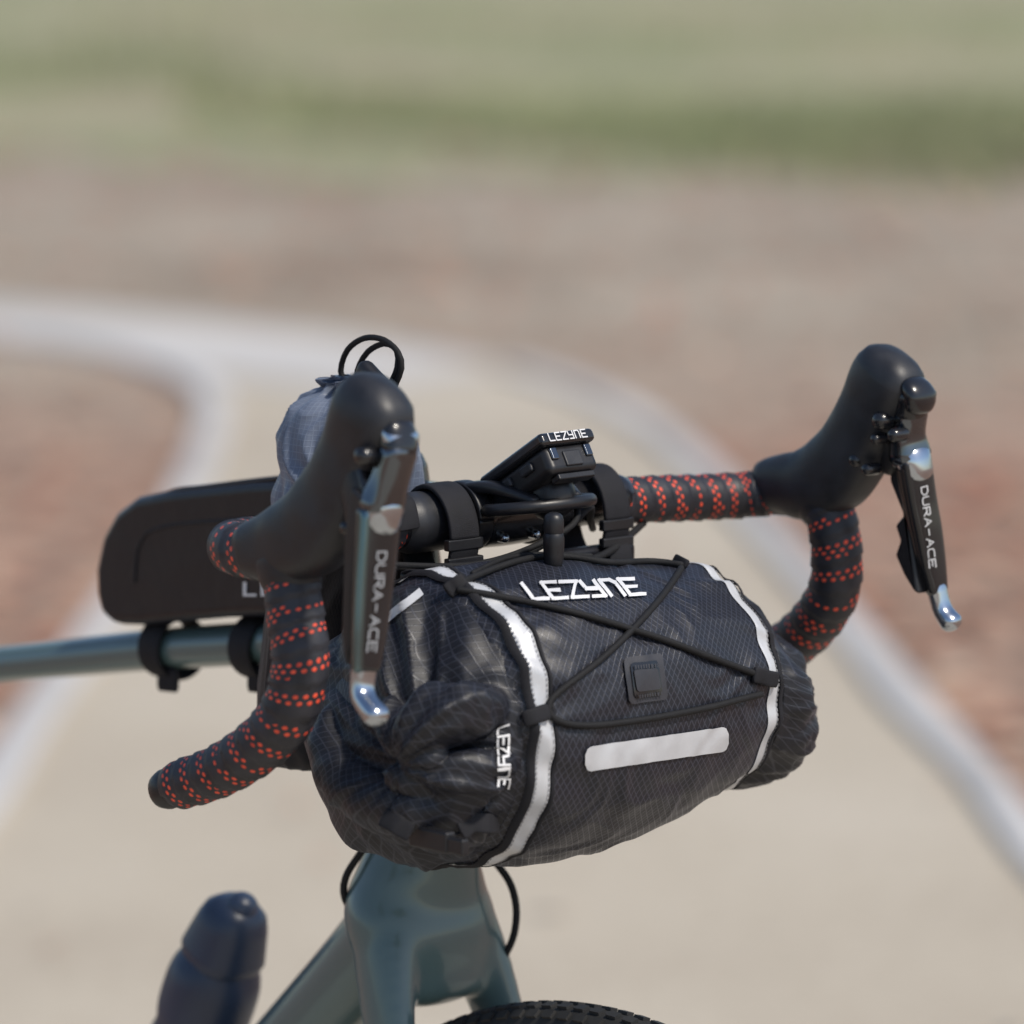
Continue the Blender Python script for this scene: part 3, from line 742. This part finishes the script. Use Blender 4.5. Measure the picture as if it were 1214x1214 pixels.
for i in range(20000):
    u=random.uniform(-250,1460); v=random.triangular(-20,256,195)
    p=QG(u,v); 
    if v>190 and random.random()<(v-190)/66*.9+.1: continue
    if noise.noise(Vector((p.x*.45,p.y*.3,0)))<-.0: continue
    h=random.uniform(.03,.08); a=random.uniform(0,6.28); w=random.uniform(.006,.014); dv=Vector((math.cos(a)*w,math.sin(a)*w,0)); ln=Vector((random.uniform(-.03,.03),random.uniform(-.03,.03),0))
    k=len(vs); q=Vector((p.x,p.y,.003)); vs+=[q-dv,q+dv,q+ln+Vector((0,0,h))]; fs.append((k,k+1,k+2))
mk('grass_blades',vs,fs,simple('grass_blade',(.26,.28,.14),.7,ns=3,bs=0,var=.45),None,smooth=False)
m,nt,b=newmat('worn_concrete'); g=G(nt); o=g.obj()
n1=g.noise(.7,5,o,.6); n2=g.noise(30,5,o,.7)
c=g.ramp(n1,[(.3,(.37,.31,.235)),(.5,(.46,.40,.31)),(.7,(.53,.47,.38))])
c=g.mix(.3,c,g.ramp(n2,[(.3,(.30,.25,.19)),(.7,(.56,.51,.43))]))
g.l(c,b.inputs['Base Color']); b.inputs['Roughness'].default_value=.9; g.l(g.bump(n2,.5,.006),b.inputs['Normal']); PTH=m
KRB=simple('kerb_concrete',(.49,.475,.46),.85,ns=18,bs=.4,var=.22,dist=.004)
le=[(-420,1500),(-150,1110),(0,885),(60,800),(130,705),(190,615),(228,530),(238,490),(222,462),(165,436),(90,418),(0,408),(-200,398),(-700,388)]
ue=[(-700,338),(-200,350),(0,360),(120,370),(260,384),(400,400),(520,418),(620,442)]
re=[(620,442),(700,466),(780,505),(850,560),(920,630),(1000,720),(1100,835),(1214,965),(1330,1100),(1600,1400)]
def cr2(L,k=8):
    P=[[a,b_,0] for a,b_ in L]; out=[]
    for i in range(len(P)-1):
        p0=P[max(i-1,0)];p1=P[i];p2=P[i+1];p3=P[min(i+2,len(P)-1)]
        for j in range(k):
            t=j/k; out.append(tuple(.5*((2*b)+(-a+c)*t+(2*a-5*b+4*c-d)*t*t+(-a+3*b-3*c+d)*t**3) for a,b,c,d in zip(p0,p1,p2,p3))[:2])
    out.append(tuple(P[-1][:2])); return out
LE=[QG(*p) for p in cr2(le)];UE=[QG(*p) for p in cr2(ue)];RE=[QG(*p) for p in cr2(re)]
poly=[Vector((-3.5,-8,0))]+LE+UE+RE[1:]+[Vector((3.5,-8,0))]
sheet('path',poly,.006,PTH)
def kerb(nm,L,w,h,side):
    vs=[];fs=[]
    for i,p in enumerate(L):
        a=L[max(i-1,0)];b_=L[min(i+1,len(L)-1)]; t=(b_-a).normalized(); ww=w*(1+.2*noise.noise(p*1.5)); n=Vector((-t.y,t.x,0))*ww*side
        for q,z in ((p,0.0),(p,h),(p+n*.08,h+.004),(p+n*.92,h+.004),(p+n,h),(p+n,0.0)): vs.append(Vector((q.x,q.y,z)))
    for i in range(len(L)-1):
        for k in range(5): fs.append((i*6+k,i*6+k+1,i*6+7+k,i*6+6+k))
    return mk(nm,vs,fs,KRB,smooth=False)
kerb('path_kerb',LE,.065,.02,-1)
kerb('path_kerb',RE,.065,.02,-1)
ap=[QG(*p) for p in cr2([(-700,384),(-200,393),(0,402),(90,410),(170,426),(235,448)])]+[QG(*p) for p in cr2([(420,470),(520,450),(585,440),(520,422),(400,404),(260,388),(120,374),(0,364),(-200,354),(-700,342)])]
sheet('footway',ap,.010,simple('pale_concrete',(.47,.45,.425),.85,ns=8,bs=.3,var=.18,dist=.004))
def inside(p):
    c=False;n=len(poly);j=n-1
    for i in range(n):
        a=poly[i];b_=poly[j]
        if (a.y>p.y)!=(b_.y>p.y) and p.x<(b_.x-a.x)*(p.y-a.y)/(b_.y-a.y)+a.x: c=not c
        j=i
    return c
vs=[];fs=[]
for i in range(10000):
    y=random.uniform(1.5,17) if random.random()<.75 else random.uniform(-3,8); x=random.uniform(-3.2,3.2)*(1 if y<6 else 1.3)
    p=Vector((x,y,0)); ins=inside(p)
    if ins and random.random()<.98: continue
    if y>8 and random.random()<.5: continue
    s=random.uniform(.018,.045)*(.6 if ins else 1); a=random.uniform(0,6.28); z=.014 if ins else .006
    d=Vector((math.cos(a),math.sin(a),random.uniform(-.2,.3)))*s; e=Vector((-math.sin(a),math.cos(a),random.uniform(-.3,.3)))*s*.55
    c=Vector((x,y,z+random.uniform(.004,.02))); k=len(vs)
    vs+=[c-d,c-d*.3+e,c+d*.5+e*.8,c+d,c+d*.5-e*.8,c-d*.3-e]; fs.append(tuple(range(k,k+6)))
m,nt,b=newmat('dead_leaf'); g=G(nt)
vo=g.n('ShaderNodeTexVoronoi'); vo.inputs['Scale'].default_value=9; g.l(g.obj(),vo.inputs['Vector'])
g.l(g.ramp(vo.outputs['Color'],[(.1,(.26,.10,.06)),(.4,(.40,.19,.12)),(.7,(.46,.31,.21)),(.95,(.55,.46,.36))]),b.inputs['Base Color']); b.inputs['Roughness'].default_value=.7
mk('fallen_leaves',vs,fs,m,None,smooth=False)

# ---------------------------------------------------------------- light, world, camera
w=bpy.data.worlds.new('World'); sc.world=w; w.use_nodes=True
nt=w.node_tree; bg=nt.nodes['Background']; sk=nt.nodes.new('ShaderNodeTexSky'); sk.sky_type='NISHITA'; sk.sun_disc=False
el=math.radians(52); az=math.radians(125)
sk.sun_elevation=el; sk.sun_rotation=az; nt.links.new(sk.outputs[0],bg.inputs[0]); bg.inputs[1].default_value=.14
sd=bpy.data.lights.new('Sun','SUN'); sd.energy=3.6; sd.angle=math.radians(5); sd.color=(1,.925,.815)
so=bpy.data.objects.new('Sun',sd); sc.collection.objects.link(so)
dirv=Vector((math.sin(az)*math.cos(el),math.cos(az)*math.cos(el),math.sin(el)))
so.rotation_euler=(-dirv).to_track_quat('-Z','Y').to_euler(); so.location=dirv*10
cd=bpy.data.cameras.new('Camera'); co=bpy.data.objects.new('Camera',cd); sc.collection.objects.link(co)
co.location=C; co.rotation_euler=(math.radians(90)-PITCH,0,0); cd.lens=LENS; cd.sensor_width=36; cd.clip_end=1500; cd.clip_start=.05
cd.dof.use_dof=True; cd.dof.focus_distance=3.33; cd.dof.aperture_fstop=4.2; cd.dof.aperture_blades=9
sc.camera=co
sc.view_settings.view_transform='Standard'; sc.view_settings.look='None'; sc.view_settings.exposure=0
